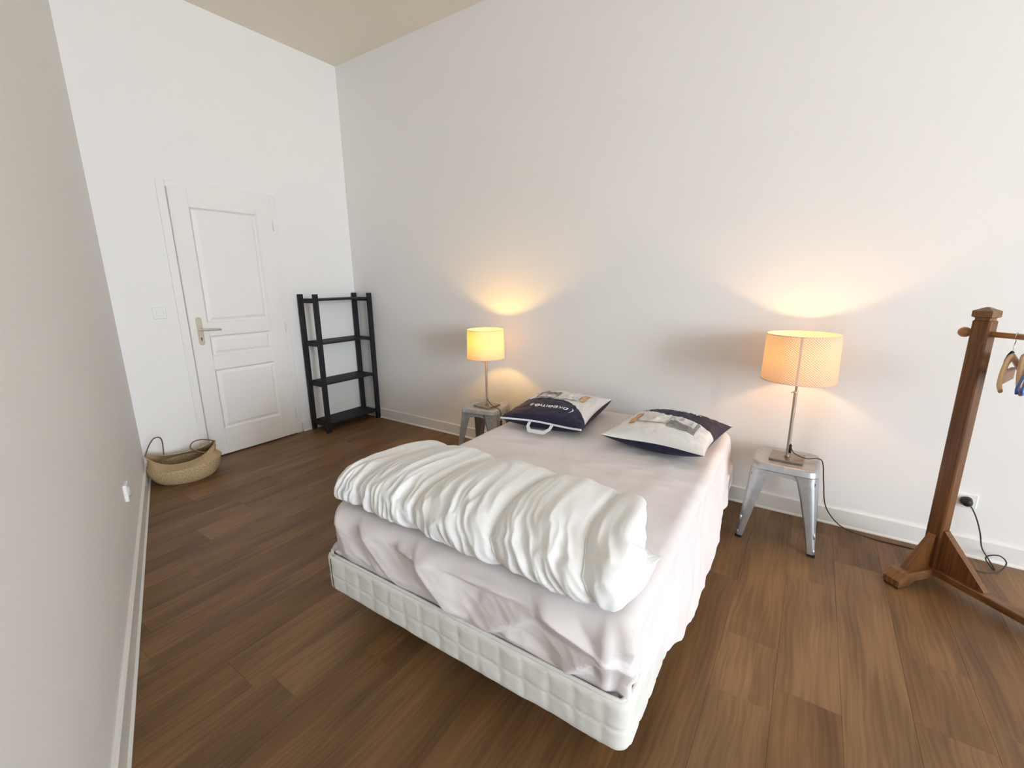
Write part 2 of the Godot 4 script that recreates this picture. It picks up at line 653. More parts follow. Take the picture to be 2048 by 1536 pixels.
# ------------------------------------------------------------------ the door with its four fielded panels
func build_door() -> void:
	var z0 := 0.785
	var z1 := 1.517
	var top := 2.06
	var d := Node3D.new()
	d.name = "door_1"
	add_child(d)
	d.position = Vector3(0, 0, 0)
	structure(d, "white panelled interior door with lever handle beside the black shelf", "door")
	# casing, lower than the leaf
	var st := start()
	add_box(st, Vector3(0.012, top + 0.045, 0.055), Vector3(0.006, (top + 0.045) / 2, z1 + 0.0275 + 0.002), 0.003)
	add_box(st, Vector3(0.012, top + 0.045, 0.055), Vector3(0.006, (top + 0.045) / 2, z0 - 0.0275 - 0.002), 0.003)
	add_box(st, Vector3(0.012, 0.045, z1 - z0 + 0.004), Vector3(0.006, top + 0.0225, (z0 + z1) / 2), 0.003)
	obj("casing", done(st), M.door_white, d)
	# leaf: stiles and rails standing proud of the sunk panels
	var panels := [[1.085, 1.935], [0.835, 0.985], [0.0, 0.0], [0.22, 0.715]]
	panels[1] = [0.82, 0.985]
	panels.remove_at(2)
	var pz0 := 0.915
	var pz1 := 1.395
	var face_x := 0.03
	st = start()
	add_box(st, Vector3(face_x, top - 0.01, pz0 - z0), Vector3(face_x / 2, (top + 0.01) / 2, (z0 + pz0) / 2), 0.002)
	add_box(st, Vector3(face_x, top - 0.01, z1 - pz1), Vector3(face_x / 2, (top + 0.01) / 2, (z1 + pz1) / 2), 0.002)
	var ys := [0.01, 0.22, 0.715, 0.82, 0.985, 1.085, 1.935, top]
	for k in range(0, 8, 2):
		add_box(st, Vector3(face_x, ys[k + 1] - ys[k], pz1 - pz0), Vector3(face_x / 2, (ys[k] + ys[k + 1]) / 2, (pz0 + pz1) / 2), 0.0)
	obj("leaf", done(st), M.door_white, d)
	for k in range(1, 7, 2):
		obj("panel", door_panel(pz0, pz1, ys[k], ys[k + 1], face_x), M.door_white, d)
	# lever handle on a long plate
	var hd := Node3D.new()
	hd.name = "door_handle"
	d.add_child(hd)
	hd.position = Vector3(face_x, 1.04, 1.455)
	st = start()
	var plate := []
	for k in 24:
		var a := TAU * k / 24
		plate.append(Vector2(cos(a) * 0.02, sin(a) * 0.02 + (0.075 if sin(a) > 0 else -0.10)))
	add_prism(st, plate, Vector3.ZERO, Vector3(0, 0, 1), Vector3.UP, Vector3(0.006, 0, 0))
	obj("back_plate", done(st), M.brass_steel, hd)
	st = start()
	add_tube(st, curve([Vector3(0.004, 0, 0), Vector3(0.045, 0, 0), Vector3(0.055, 0, -0.012), Vector3(0.056, -0.002, -0.06), Vector3(0.054, -0.006, -0.125)]), 0.0085, 10)
	obj("lever", done(st), M.brass_steel, hd)
	st = start()
	add_box(st, Vector3(0.002, 0.018, 0.006), Vector3(0.0065, -0.075, 0), 0.0)
	add_lathe(st, [Vector2(0, 0), Vector2(0.005, 0), Vector2(0.005, 0.002), Vector2(0, 0.002)], 12, Vector3(0.0055, -0.066, 0), Basis(Vector3(0, -1, 0), Vector3(1, 0, 0), Vector3(0, 0, 1)))
	obj("keyhole", done(st), M.gap_dark, hd)
	for y in [1.86, 1.0, 0.2]:
		st = start()
		add_lathe(st, [Vector2(0, -0.04), Vector2(0.006, -0.04), Vector2(0.0065, 0.04), Vector2(0, 0.044)], 12, Vector3(0.026, y, z0 - 0.008))
		obj("hinge", done(st), M.door_white, d)
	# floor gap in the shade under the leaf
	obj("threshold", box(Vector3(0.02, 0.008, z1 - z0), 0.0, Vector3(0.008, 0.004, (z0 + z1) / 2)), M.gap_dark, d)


func door_panel(za: float, zb: float, ya: float, yb: float, x: float) -> ArrayMesh:
	var st := start()
	st.set_smooth_group(-1)
	# from the face down into the groove, up a broad bevel to the raised field
	var steps := [[0.0, x], [0.010, x - 0.013], [0.016, x - 0.017], [0.038, x - 0.005], [0.042, x - 0.004]]
	for k in steps.size() - 1:
		var a: Array = steps[k]
		var b: Array = steps[k + 1]
		var r := func(s: Array) -> Array:
			var i: float = s[0]
			return [Vector3(s[1], ya + i, za + i), Vector3(s[1], ya + i, zb - i), Vector3(s[1], yb - i, zb - i), Vector3(s[1], yb - i, za + i)]
		var ra: Array = r.call(a)
		var rb: Array = r.call(b)
		for q in 4:
			quad(st, ra[q], ra[(q + 1) % 4], rb[(q + 1) % 4], rb[q], Vector3(1, 0, 0))
		if k == steps.size() - 2:
			quad(st, rb[0], rb[1], rb[2], rb[3], Vector3(1, 0, 0))
	return done(st)


# ------------------------------------------------------------------ switch and sockets
func build_fittings() -> void:
	var s := thing("light_switch", "white square rocker light switch on the wall left of the door", "light switch", Vector3(0, 1.18, 1.685))
	obj("plate", box(Vector3(0.01, 0.082, 0.082), 0.004, Vector3(0.005, 0, 0)), M.plastic_white, s)
	obj("rocker", box(Vector3(0.008, 0.044, 0.044), 0.003, Vector3(0.012, 0, 0), Basis(Vector3(0, 0, 1), 0.06)), M.plastic_white, s)

	s = thing("wall_socket", "white wall socket behind the coat rack with a black plug in it", "socket", Vector3(4.655, 0.293, 0))
	obj("plate", box(Vector3(0.12, 0.075, 0.012), 0.004, Vector3(0, 0, 0.006)), M.plastic_white, s)
	obj("well", lathe([Vector2(0.0, 0.001), Vector2(0.022, 0.001), Vector2(0.024, 0.004), Vector2(0.026, 0.004), Vector2(0.026, 0.0)], 24, true, Vector3(0.017, 0, 0.012), Basis(Vector3.RIGHT, PI / 2)), M.plastic_grey, s)

	var dir := Vector3(1, 0, LEFT_SLOPE).normalized()
	s = thing("wall_socket_001", "white wall socket low on the left wall above its baseboard", "socket", Vector3(1.235, 0.392, left_z(1.235)), PI - atan(LEFT_SLOPE))
	obj("plate", box(Vector3(0.085, 0.085, 0.016), 0.004, Vector3(0, 0, 0.008)), M.plastic_white, s)
	obj("well", lathe([Vector2(0.0, 0.001), Vector2(0.020, 0.001), Vector2(0.022, 0.006), Vector2(0.026, 0.006), Vector2(0.026, 0.0)], 24, true, Vector3(0, 0, 0.016), Basis(Vector3.RIGHT, PI / 2)), M.plastic_grey, s)


# ------------------------------------------------------------------ bed: own axes, origin on the floor at the middle of the foot end
const BED_AT := Vector3(3.015, 0, 2.03)
const BED_TURN := 0.014
const BED_TOP := 0.505


# rounded rectangle run round once: returns [x, z, nx, nz]
func rounded(s: float, hw: float, za: float, zb: float, r: float) -> Array:
	var sx := 2 * (hw - r)
	var sz := (zb - za) - 2 * r
	var arc := PI / 2 * r
	var d := fposmod(s, 1.0) * (2 * sx + 2 * sz + 4 * arc)
	var legs := [[Vector2(-hw + r, zb), Vector2(1, 0), sx, Vector2(0, 1)], [Vector2(hw, zb - r), Vector2(0, -1), sz, Vector2(1, 0)], [Vector2(hw - r, za), Vector2(-1, 0), sx, Vector2(0, -1)], [Vector2(-hw, za + r), Vector2(0, 1), sz, Vector2(-1, 0)]]
	for k in 4:
		var l = legs[k]
		if d <= l[2]:
			var p: Vector2 = l[0] + l[1] * d
			return [p.x, p.y, l[3].x, l[3].y]
		d -= l[2]
		if d <= arc:
			var e: Vector2 = l[0] + l[1] * l[2]
			var n: Vector2 = l[3]
			var m: Vector2 = l[1]
			var c := e - n * r
			var a := d / r
			var o := n * cos(a) + m * sin(a)
			var p := c + o * r
			return [p.x, p.y, o.x, o.y]
		d -= arc
	return [-hw + r, zb, 0.0, 1.0]


func groove(x: float, every: float, w: float) -> float:
	var d := absf(fposmod(x + every / 2, every) - every / 2)
	return exp(-d * d / (w * w))


func build_bed() -> void:
	var b := thing("divan_bed", "white quilted divan bed base on short wooden legs under the sheet", "bed", BED_AT, BED_TURN)
	var hw := 0.648
	var body := grid(620, 26, func(u: float, v: float):
		var p := rounded(u, hw, -1.93, 0.0, 0.045)
		var per := u * 5.0
		var y: float
		var inset := 0.0
		if v < 0.12:                                  # rolled top edge
			var a: float = (1.0 - v / 0.12) * PI / 2
			inset = 0.018 * (1.0 - cos(a))
			y = 0.292 + 0.018 * sin(a) - 0.018
		elif v > 0.9:
			var a: float = (v - 0.9) / 0.1 * PI / 2
			inset = 0.02 * (1.0 - cos(a))
			y = 0.149 - 0.02 * sin(a)
		else:
			y = lerpf(0.274, 0.149, (v - 0.12) / 0.78)
		var puff := 0.004 * noise.get_noise_3d(p[0] * 6, y * 8, p[1] * 6)
		var cut := maxf(groove(per, 0.066, 0.006), groove(y - 0.205, 0.4, 0.005)) * (1.0 if v > 0.1 and v < 0.93 else 0.0)
		var e := puff - 0.003 * cut - inset
		return Vector3(p[0] + p[2] * e, y, p[1] + p[3] * e))
	obj("cover", body, M.base_ticking, b)
	obj("deck", box(Vector3(hw * 2 - 0.05, 0.16, 1.88), 0.02, Vector3(0, 0.206, -0.965)), M.base_ticking, b)
	var pipe := PackedVector3Array()
	for k in 161:
		var p := rounded(k / 160.0, hw - 0.012, -1.918, -0.012, 0.035)
		pipe.append(Vector3(p[0], 0.293, p[1]))
	obj("piping", tube(pipe, 0.006, 8), M.base_ticking, b)
	for x in [-0.50, 0.53]:
		for z in [-1.78, -0.13]:
			obj("leg", lathe([Vector2(0, 0), Vector2(0.024, 0), Vector2(0.026, 0.004), Vector2(0.034, 0.11), Vector2(0.034, 0.13)], 20, true, Vector3(x, 0, z)), M.bed_leg_wood, b)

	# the sheet: top, rounded edge and hanging sides in one cloth
	var s := thing("bed_sheet", "rumpled white sheet covering the mattress and hanging over the bed sides", "bed sheet", BED_AT, BED_TURN)
	obj("cloth", grid(560, 74, sheet_point), M.sheet, s)


const CREASES := [  # on the foot end: from, to (own x and height), depth, breadth on the two sides
	[Vector2(-0.41, 0.475), Vector2(-0.225, 0.285), 0.014, 0.085, 0.02],
	[Vector2(-0.11, 0.475), Vector2(0.085, 0.265), 0.026, 0.11, 0.035],
	[Vector2(0.10, 0.25), Vector2(0.36, 0.445), 0.020, 0.08, 0.022],
	[Vector2(0.36, 0.49), Vector2(0.585, 0.405), 0.024, 0.02, 0.05],
	[Vector2(0.44, 0.29), Vector2(0.62, 0.47), 0.020, 0.07, 0.025],
	[Vector2(-0.20, 0.462), Vector2(0.34, 0.474), 0.017, 0.013, 0.02],
	[Vector2(0.24, 0.33), Vector2(0.42, 0.30), 0.012, 0.03, 0.05],
	[Vector2(-0.56, 0.47), Vector2(-0.50, 0.30), 0.008, 0.05, 0.03],
	[Vector2(-0.31, 0.47), Vector2(-0.33, 0.31), 0.007, 0.04, 0.03],
]


func crease(p: Vector2, c: Array) -> float:
	var a: Vector2 = c[0]
	var b: Vector2 = c[1]
	var ab := b - a
	var t := (p - a).dot(ab) / ab.length_squared()
	var tc := clampf(t, 0, 1)
	var q := p - (a + ab * tc)
	var side := signf(ab.x * q.y - ab.y * q.x)
	var w: float = c[3] if side > 0 else c[4]
	var d := q.length() / w
	var fade := smoothstep(-0.02, 0.18, tc) * (1.0 - 0.6 * tc)
	return c[2] * 2.0 * pow(maxf(0.0, 1.0 - d * 0.62), 1.35) * lerpf(0.5, 1.0, fade)


func hem_height(x: float, z: float, nx: float, nz: float) -> float:
	if nz > 0.75:
		return 0.289
	if nx > 0.0 and z > -1.85:
		var keys := [[0.0, 0.289], [-0.13, 0.287], [-0.24, 0.262], [-0.36, 0.215], [-0.5, 0.165], [-0.7, 0.125], [-0.95, 0.12], [-1.2, 0.17], [-1.9, 0.2]]
		for k in keys.size() - 1:
			if z <= keys[k][0] and z >= keys[k + 1][0]:
				var t: float = (z - keys[k][0]) / (keys[k + 1][0] - keys[k][0])
				return lerpf(keys[k][1], keys[k + 1][1], smoothstep(0, 1, t))
	if nx < 0.0:
		return 0.25
	return 0.289


func sheet_point(u: float, v: float) -> Vector3:
	var hw := 0.632
	var p := rounded(u + 0.6, hw, -1.9, -0.022, 0.085)
	var px: float = p[0]
	var pz: float = p[1]
	var nx: float = p[2]
	var nz: float = p[3]
	var er := 0.05
	var edge := Vector2(px - nx * er, pz - nz * er)
	if v < 0.36:
		var r: float = pow(v / 0.36, 0.8)
		var q := Vector2(0, -0.95).lerp(edge, r)
		var h := 0.004 * noise.get_noise_2d(q.x * 3.0, q.y * 3.0) + 0.004 * ridged.get_noise_2d(q.x * 2.2 + 0.4 * q.y, q.y * 4.0)
		var droop := smoothstep(0.42, 0.6, q.x) * 0.010
		return Vector3(q.x, BED_TOP + h - droop, q.y)
	var right := smoothstep(0.5, 0.9, nx)
	var foot := smoothstep(0.5, 0.9, nz)
	if v < 0.50:
		var a := (v - 0.36) / 0.14 * PI / 2
		var h0 := 0.004 * noise.get_noise_2d(edge.x * 3.0, edge.y * 3.0) + 0.004 * ridged.get_noise_2d(edge.x * 2.2 + 0.4 * edge.y, edge.y * 4.0) - smoothstep(0.42, 0.6, edge.x) * 0.010
		var o := er * sin(a)
		var y := BED_TOP - er + er * cos(a) + h0 * cos(a)
		var k := sin(a)
		var wv := (0.005 * right * wave_right(pz) + side_fold(px, pz, nx, nz, y, 0.0)) * k * k
		return Vector3(edge.x + nx * (o + wv), y, edge.y + nz * (o + wv))
	var t := (v - 0.50) / 0.50
	var hem := hem_height(px, pz, nx, nz) + 0.006 * noise.get_noise_2d(px * 3.0, pz * 3.0)
	var y2 := lerpf(BED_TOP - er, hem, t)
	var e := 0.005 * right * wave_right(pz) * (1.0 + 1.2 * t) + side_fold(px, pz, nx, nz, y2, t)
	# on the right-hand side the cloth hangs outside the base
	var out := smoothstep(-0.12, -0.5, pz) * (1.0 - 0.6 * smoothstep(-1.2, -1.75, pz))
	e += right * (0.050 * out * smoothstep(0.0, 0.9, t))
	if nx > 0.3 and y2 < 0.305:
		e = maxf(e, 0.026 * smoothstep(-0.10, -0.2, pz))
	if nx < -0.3 and y2 < 0.31:
		e = maxf(e, 0.026)
	if t > 0.55 and foot > 0.5:
		e = lerpf(e, -0.004 + 0.35 * e, smoothstep(0.75, 1.0, t))   # caught behind the rim of the base
	return Vector3(px + nx * e, y2, pz + nz * e)


func wave_right(z: float) -> float:
	return smoothstep(-0.4, -0.9, z) * (sin(z * 15.0 + 2.5 * noise.get_noise_1d(z * 1.7)) * 0.6 + 0.9 * ridged.get_noise_1d(z * 3.3) - 0.3)


func side_fold(x: float, z: float, nx: float, nz: float, y: float, t: float) -> float:
	var e := 0.005 * noise.get_noise_3d(x * 4.0, y * 5.0, z * 4.0)
	if nz > 0.2:
		var s := 0.0
		for c in CREASES:
			s = maxf(s, crease(Vector2(x, y), c))
		e += s * smoothstep(0.2, 0.8, nz) + 0.004 * ridged.get_noise_2d(x * 5.0 + y * 6.0, y * 3.0 - x * 2.0)
	if nx > 0.2:
		e += 0.012 * smoothstep(0.2, 0.8, nx) * ridged.get_noise_2d(z * 3.2 + y * 4.0, y * 1.6 + z) * smoothstep(0.5, 0.4, y) * 0.35
	var corner: float = clampf(nx, 0, 1) * clampf(nz, 0, 1) * 2.0
	e += corner * (0.018 + 0.016 * sin(atan2(nx, nz) * 9.0))
	return e


# ------------------------------------------------------------------ the folded duvet across the foot of the bed
const SEAMS := [-0.40, -0.10, 0.22, 0.50]


func duvet_point(x: float, a: float) -> Vector3:
	# cross-section: a flattened roll, fuller at the front fold
	var rz := 0.29
	var ry := 0.072
	var ca := cos(a)
	var sa := sin(a)
	var z := signf(ca) * pow(absf(ca), 0.72) * rz
	var y := signf(sa) * pow(absf(sa), 0.80) * ry
	var ups := clampf(sa, 0, 1)
	# crown and sag along the length
	var lift := 0.020 * sin((x + 0.62) * 2.2) + 0.012 * noise.get_noise_1d(x * 2.0)
	y += ups * (lift + 0.012 * ca)
	if sa < 0:
		y *= 0.95
	var arc := a * 0.19
	# shallow stitched channels running over the roll
	var skew := x + 0.05 * sin(a * 0.9) + 0.012 * noise.get_noise_1d(a * 1.3 + 5.0)
	var e := 0.0
	var near := 1.0
	for s in SEAMS:
		var d: float = absf(skew - s)
		e -= 0.013 * exp(-d * d / 0.00028) + 0.004 * exp(-d * d / 0.004)
		near = minf(near, d)
	# gathers across the channels: long soft creases that run round the roll
	var flow := skew + 0.03 * a * sin(x * 4.0 + 1.0) + 0.02 * noise.get_noise_2d(x * 4.0, a * 0.8)
	var gather := creased.get_noise_2d(flow * 8.0, a * 0.55 + skew * 2.0)
	var soft := noise.get_noise_2d(flow * 13.0 + 3.0, a * 0.7)
	var fine := creased.get_noise_2d(flow * 19.0 + 9.0, a * 0.8 + 4.0)
	var front := smoothstep(-0.5, 0.8, ca)
	e += (0.0065 * gather + 0.0045 * soft + 0.005 * fine * front) * (0.4 + 0.6 * smoothstep(0.0, 0.05, near)) * (0.28 + 0.72 * front) * smoothstep(-0.7, 0.0, sa)
	e += 0.010 * ups * smoothstep(0.0, 0.14, near)
	e += 0.006 * noise.get_noise_2d(x * 3.0, a * 0.9)
	var n := Vector2(ca / rz, sa / ry).normalized()
	var slant := 0.055 * ca * smoothstep(-0.1, 0.58, x)
	return Vector3(x + slant, y + n.y * e, z + n.x * e)


func build_duvet() -> void:
	var at := BED_AT + Vector3(-0.022, BED_TOP + 0.074, -0.300)
	var d := thing("duvet", "thick white quilted duvet folded into a roll across the foot of the bed", "duvet", at, BED_TURN - 0.03)
	var half := 0.578
	var mesh := grid(300, 130, func(u: float, v: float):
		var a: float = 1.5 * PI - v * TAU
		var x := lerpf(-half, half, u)
		var k := 1.0
		# rounded ends
		var over := maxf(0.0, absf(x) - (half - 0.06)) / 0.06
		if u == 0.0 or u == 1.0:
			over = 1.0
		k = lerpf(1.0, 0.80 if x > 0 else 0.62, 1.0 - sqrt(1.0 - clampf(over * over, 0, 1)))
		var p := duvet_point(x, a)
		# the end follows a slant, nearer the head at the right
		return Vector3(p.x + 0.012 * noise.get_noise_2d(a * 1.5, 3.0) * over, p.y * k, p.z * k))
	obj("shell", mesh, M.duvet, d)
	# the closed ends with the edges of the folded layers
	for s in [-1.0, 1.0]:
		var cap := grid(130, 14, func(u: float, v: float):
			var a: float = 1.5 * PI - u * TAU
			var kk := 0.80 if s > 0 else 0.62
			var p := duvet_point(s * half, a)
			p.x += 0.012 * noise.get_noise_2d(a * 1.5, 3.0)
			var r: float = 1.0 - v
			var y := p.y * kk * r
			var z := p.z * kk * r
			var layer := exp(-pow((y - 0.012 + 0.02 * z) / 0.010, 2.0)) * smoothstep(0.24, 0.16, z)
			return Vector3(p.x + s * (0.022 * sin(minf(v * 2.2, 1.0) * PI / 2) - 0.030 * layer * minf(v * 4.0, 1.0)), y, z), s < 0)
		obj("end_fold", cap, M.duvet, d)
	# inner layer that peeps out at the right end
	var flap := grid(60, 40, func(u: float, v: float):
		var a: float = -u * TAU
		var w := 0.03 * noise.get_noise_2d(cos(a) * 2.0, sin(a) * 2.0)
		var k: float = sin(clampf(v, 0.0, 1.0) * PI / 2)
		var r := pow(maxf(0.0, cos(v * PI / 2)), 0.45)
		return Vector3(half - 0.06 + 0.105 * k + w * 0.4, -0.044 + sin(a) * 0.028 * maxf(r, 0.0), 0.06 + cos(a) * 0.15 * maxf(r, 0.0)))
	obj("inner_layer", flap, M.duvet, d)
	for sx in SEAMS:
		var pts := PackedVector3Array()
		for k in 90:
			var a := lerpf(-0.75, PI + 0.5, k / 89.0)
			var x: float = sx
			for it in 4:   # find the x whose skew lies on the seam
				x = sx - 0.05 * sin(a * 0.9) - 0.012 * noise.get_noise_1d(a * 1.3 + 5.0)
			var q := duvet_point(x, a)
			pts.append(q + Vector3(0, 0.001 * sin(a), 0.001 * cos(a)))
		obj("seam", tube(pts, 0.0022, 6), M.duvet, d)


# ------------------------------------------------------------------ the two packed pillows
const PX := 0.262
const PZ := 0.29
var plump := 0.058
var dome := 0.36
var rise := 0.0             # how far the far (+z) edge of a pillow is propped up


func pillow_point(u: float, v: float, top: bool) -> Vector3:
	var x := PX * u * (1.0 - 0.10 * (1.0 - v * v) * u * u)
	var z := PZ * v * (1.0 - 0.09 * (1.0 - u * u) * v * v)
	var k := pow(maxf(0.0, (1.0 - u * u) * (1.0 - v * v)), dome)
	var rim := 0.056 + rise * (v + 1.0) / 2.0 + 0.010 * (u * u * v * v) + 0.006 * sin(u * 3.0 + 1.0) * v * v
	var wr := 0.006 * ridged.get_noise_2d(u * 2.4 + 0.3 * v, v * 2.4) * k + 0.004 * noise.get_noise_2d(u * 6.0, v * 6.0) * smoothstep(0.0, 0.4, k)
	if top:
		return Vector3(x, rim + plump * k + wr, z)
	return Vector3(x, maxf(rim * (1.0 - 1.3 * k), 0.001) , z)


func pillow_split(u: float) -> float:   # where the navy cover gives way to the clear window
	return 0.06 - 0.78 * pow(clampf((0.1 - u) / 1.1, 0, 1), 2.0)


func make_pillow(called: String, label: String, at: Vector3, turn: float) -> Node3D:
	var p := thing(called, label, "pillow", at, turn, "packed pillows on the bed")
	var sn := func(t: float) -> float: return sin(t * PI / 2)
	var under := grid(40, 40, func(i: float, j: float): return pillow_point(sn.call(i * 2 - 1), sn.call(j * 2 - 1), false))
	obj("navy_underside", under, M.navy, p)
	obj("navy_cover", grid(56, 30, func(i: float, j: float):
		var u: float = sn.call(i * 2 - 1)
		return pillow_point(u, lerpf(-1.0, pillow_split(u), sn.call(j)), true)), M.navy, p)
	obj("clear_window", grid(56, 40, func(i: float, j: float):
		var u: float = sn.call(i * 2 - 1)
		var q := pillow_point(u, lerpf(pillow_split(u), 1.0, sn.call(j)), true)
		return q), M.pack_white, p)
	# lettering laid on the cover, upright when read from the +z side
	var st := start()
	add_lettering(st, "Dreaméa", -0.112, -0.112, 0.054)
	obj("lettering", done(st), M.letter_white, p)
	st = start()
	add_crescent(st)
	obj("crescent_mark", done(st), M.letter_white, p)
	# printed panel: grey bed picture, lines of small print, tag
	var art := picture(96, 96, func(x: int, y: int):
		var u := x / 96.0
		var v := y / 96.0
		if v > 0.40 + 0.22 * u and u < 0.98:
			return c8(126, 124, 122) if v < 0.93 else c8(150, 147, 144)
		if u > 0.86:
			return c8(138, 134, 130)
		if v > 0.18 + 0.2 * u and v < 0.24 + 0.2 * u:
			return c8(196, 192, 188)
		return c8(218 - int(30 * v), 214 - int(30 * v), 212 - int(28 * v)))
	var ma := mat("pack_picture", Color.WHITE, 0.4)
	ma.albedo_texture = art
	obj("printed_picture", patch(0.14, 0.70, 0.10, 0.60), ma, p)
	obj("tag", patch(-0.62, -0.48, 0.10, 0.62), M.tag_orange, p)
	var fine := picture(128, 128, func(x: int, y: int):
		var row := int(y) / 9
		var on: bool = int(y) % 9 < (4 if row < 4 else 2) and (int(x) * 7 + row * 13) % 11 > 2 and x < [104, 96, 0, 0, 120, 112, 118, 90, 0, 60, 60, 60, 60, 60, 60, 60][row]
		return c8(172, 168, 166) if on else c8(233, 230, 224))
	var mf := mat("pack_print", Color.WHITE, 0.4)
	mf.albedo_texture = fine
	obj("small_print", patch(-0.44, 0.10, 0.10, 0.55), mf, p)
	# white zip edge and the carrying strap on the navy end
	var rimp := PackedVector3Array()
	for k in 41:
		var u := lerpf(-0.985, 0.985, k / 40.0)
		rimp.append(pillow_point(u, -1.0, true) + Vector3(0, 0.001, -0.003))
	obj("zip_edge", tube(rimp, 0.006, 8, Vector2(0.8, 1.0)), M.strap_white, p)
	st = start()
	var outer := [Vector2(-0.115, -0.004), Vector2(-0.108, 0.04), Vector2(-0.07, 0.078), Vector2(0.07, 0.078), Vector2(0.108, 0.04), Vector2(0.115, -0.004)]
	var inner := [Vector2(-0.088, -0.004), Vector2(-0.084, 0.032), Vector2(-0.058, 0.054), Vector2(0.058, 0.054), Vector2(0.084, 0.032), Vector2(0.088, -0.004)]
	var hang := func(q: Vector2) -> Vector3: return Vector3(q.x * 0.72, 0.056 - 0.5 * q.y - 0.02 * smoothstep(0.0, 0.05, q.y) * 0.0, -PZ * 0.91 - q.y)
	st.set_smooth_group(-1)
	for k in 5:
		for side in [0.0, 0.0022]:
			var o := Vector3(0, side, 0)
			quad(st, hang.call(outer[k]) + o, hang.call(outer[k + 1]) + o, hang.call(inner[k + 1]) + o, hang.call(inner[k]) + o, Vector3.UP if side > 0 else Vector3.DOWN)
		var o2 := Vector3(0, 0.0022, 0)
		quad(st, hang.call(outer[k]), hang.call(outer[k + 1]), hang.call(outer[k + 1]) + o2, hang.call(outer[k]) + o2, Vector3(0, 0, -1))
		quad(st, hang.call(inner[k]), hang.call(inner[k + 1]), hang.call(inner[k + 1]) + o2, hang.call(inner[k]) + o2, Vector3(0, 0, 1))
	obj("strap", done(st), M.strap_white, p)
	return p


func on_pillow(x: float, z: float) -> Vector3:
	var u := x / PX
	var v := z / PZ
	for k in 4:   # undo the pull of the seams
		u = x / (PX * (1.0 - 0.10 * (1.0 - v * v) * u * u))
		v = z / (PZ * (1.0 - 0.09 * (1.0 - u * u) * v * v))
	return pillow_point(clampf(u, -1, 1), clampf(v, -1, 1), true)


func patch(ua: float, ub: float, va: float, vb: float) -> ArrayMesh:
	return grid(24, 24, func(i: float, j: float): return pillow_point(lerpf(ua, ub, i), lerpf(va, vb, j), true) + Vector3(0, 0.0038, 0))


func add_lettering(st: SurfaceTool, text: String, x0: float, z0: float, size: float) -> void:
	var font := SystemFont.new()
	font.font_names = PackedStringArray(["Droid Sans"])
	font.font_weight = 700
	var pen := 0.0
	for k in text.length():
		var ch := text[k]
		var small := 1.0
		if ch == "r":
			ch = "R"
			small = 0.78
		elif ch == "D":
			small = 0.88
		var tm := TextMesh.new()
		tm.text = ch
		tm.font = font
		tm.font_size = 64
		tm.pixel_size = size / 64.0 * small
		tm.depth = 0.0
		tm.curve_step = 1.0
		var a := tm.surface_get_arrays(0)
		var v: PackedVector3Array = a[Mesh.ARRAY_VERTEX]
		var ids: PackedInt32Array = a[Mesh.ARRAY_INDEX] if a[Mesh.ARRAY_INDEX] != null else PackedInt32Array(range(v.size()))
		var lo := INF
		var hi := -INF
		var floor_y := INF
		for q in v:
			lo = minf(lo, q.x)
			hi = maxf(hi, q.x)
			floor_y = minf(floor_y, q.y)
		st.set_smooth_group(-1)
		for i in range(0, ids.size(), 3):
			var t := []
			for j in 3:
				var q := v[ids[i + j]]
				var wx := (q.x - lo) * 1.15 + pen + x0
				var wz := z0 - (q.y - floor_y)
				t.append(on_pillow(wx, wz) + Vector3(0, 0.004, 0))
			face(st, t[0], t[1], t[2], Vector3.UP)
		pen += (hi - lo) * 1.15 + size * 0.075


func add_crescent(st: SurfaceTool) -> void:
	st.set_smooth_group(-1)
	var c := Vector2(-0.118, -0.140)
	var n := 16
	for k in n:
		var q := []
		for s in [k, k + 1]:
			var a := lerpf(0.62 * PI, 1.42 * PI, float(s) / n)
			var w := 0.009 * sin(PI * s / n)
			for r in [0.032, 0.032 - w]:
				var pt := c + Vector2(cos(a) * r * 1.05, sin(a) * r)
				q.append(on_pillow(pt.x, pt.y) + Vector3(0, 0.004, 0))
		quad(st, q[0], q[2], q[3], q[1], Vector3.UP)


func build_pillows() -> void:
	rise = 0.036
	make_pillow("packed_pillow", "wrapped pillow with navy lettered end and white strap facing the camera, left of the two", Vector3(2.655, BED_TOP + 0.006, 0.535), PI + 0.10)
	rise = 0.014
	plump = 0.096
	dome = 0.52
	make_pillow("packed_pillow_001", "wrapped pillow with its clear white side facing the camera, right of the two", Vector3(3.35, BED_TOP + 0.006, 0.57), -0.06)


# ------------------------------------------------------------------ black slatted shelf unit beside the door
func build_shelf() -> void:
	var s := thing("shelf_unit", "black stained open wooden shelf unit with four shelves in the corner", "shelf", Vector3(0.15, 0, 0.325))
	for x in [-0.115, 0.115]:
		for z in [-0.29, 0.29]:
			obj("post", box(Vector3(0.03, 1.285, 0.042), 0.002, Vector3(x, 0.6425, z)), M.black_upright, s)
	for y in [0.085, 0.47, 0.845, 1.235]:
		obj("shelf_board", box(Vector3(0.256, 0.018, 0.538), 0.002, Vector3(0, y, 0)), M.black_along, s)
		for z in [-0.29, 0.29]:
			obj("rail", box(Vector3(0.20, 0.032, 0.02), 0.002, Vector3(0, y - 0.012, z)), M.black_across, s)


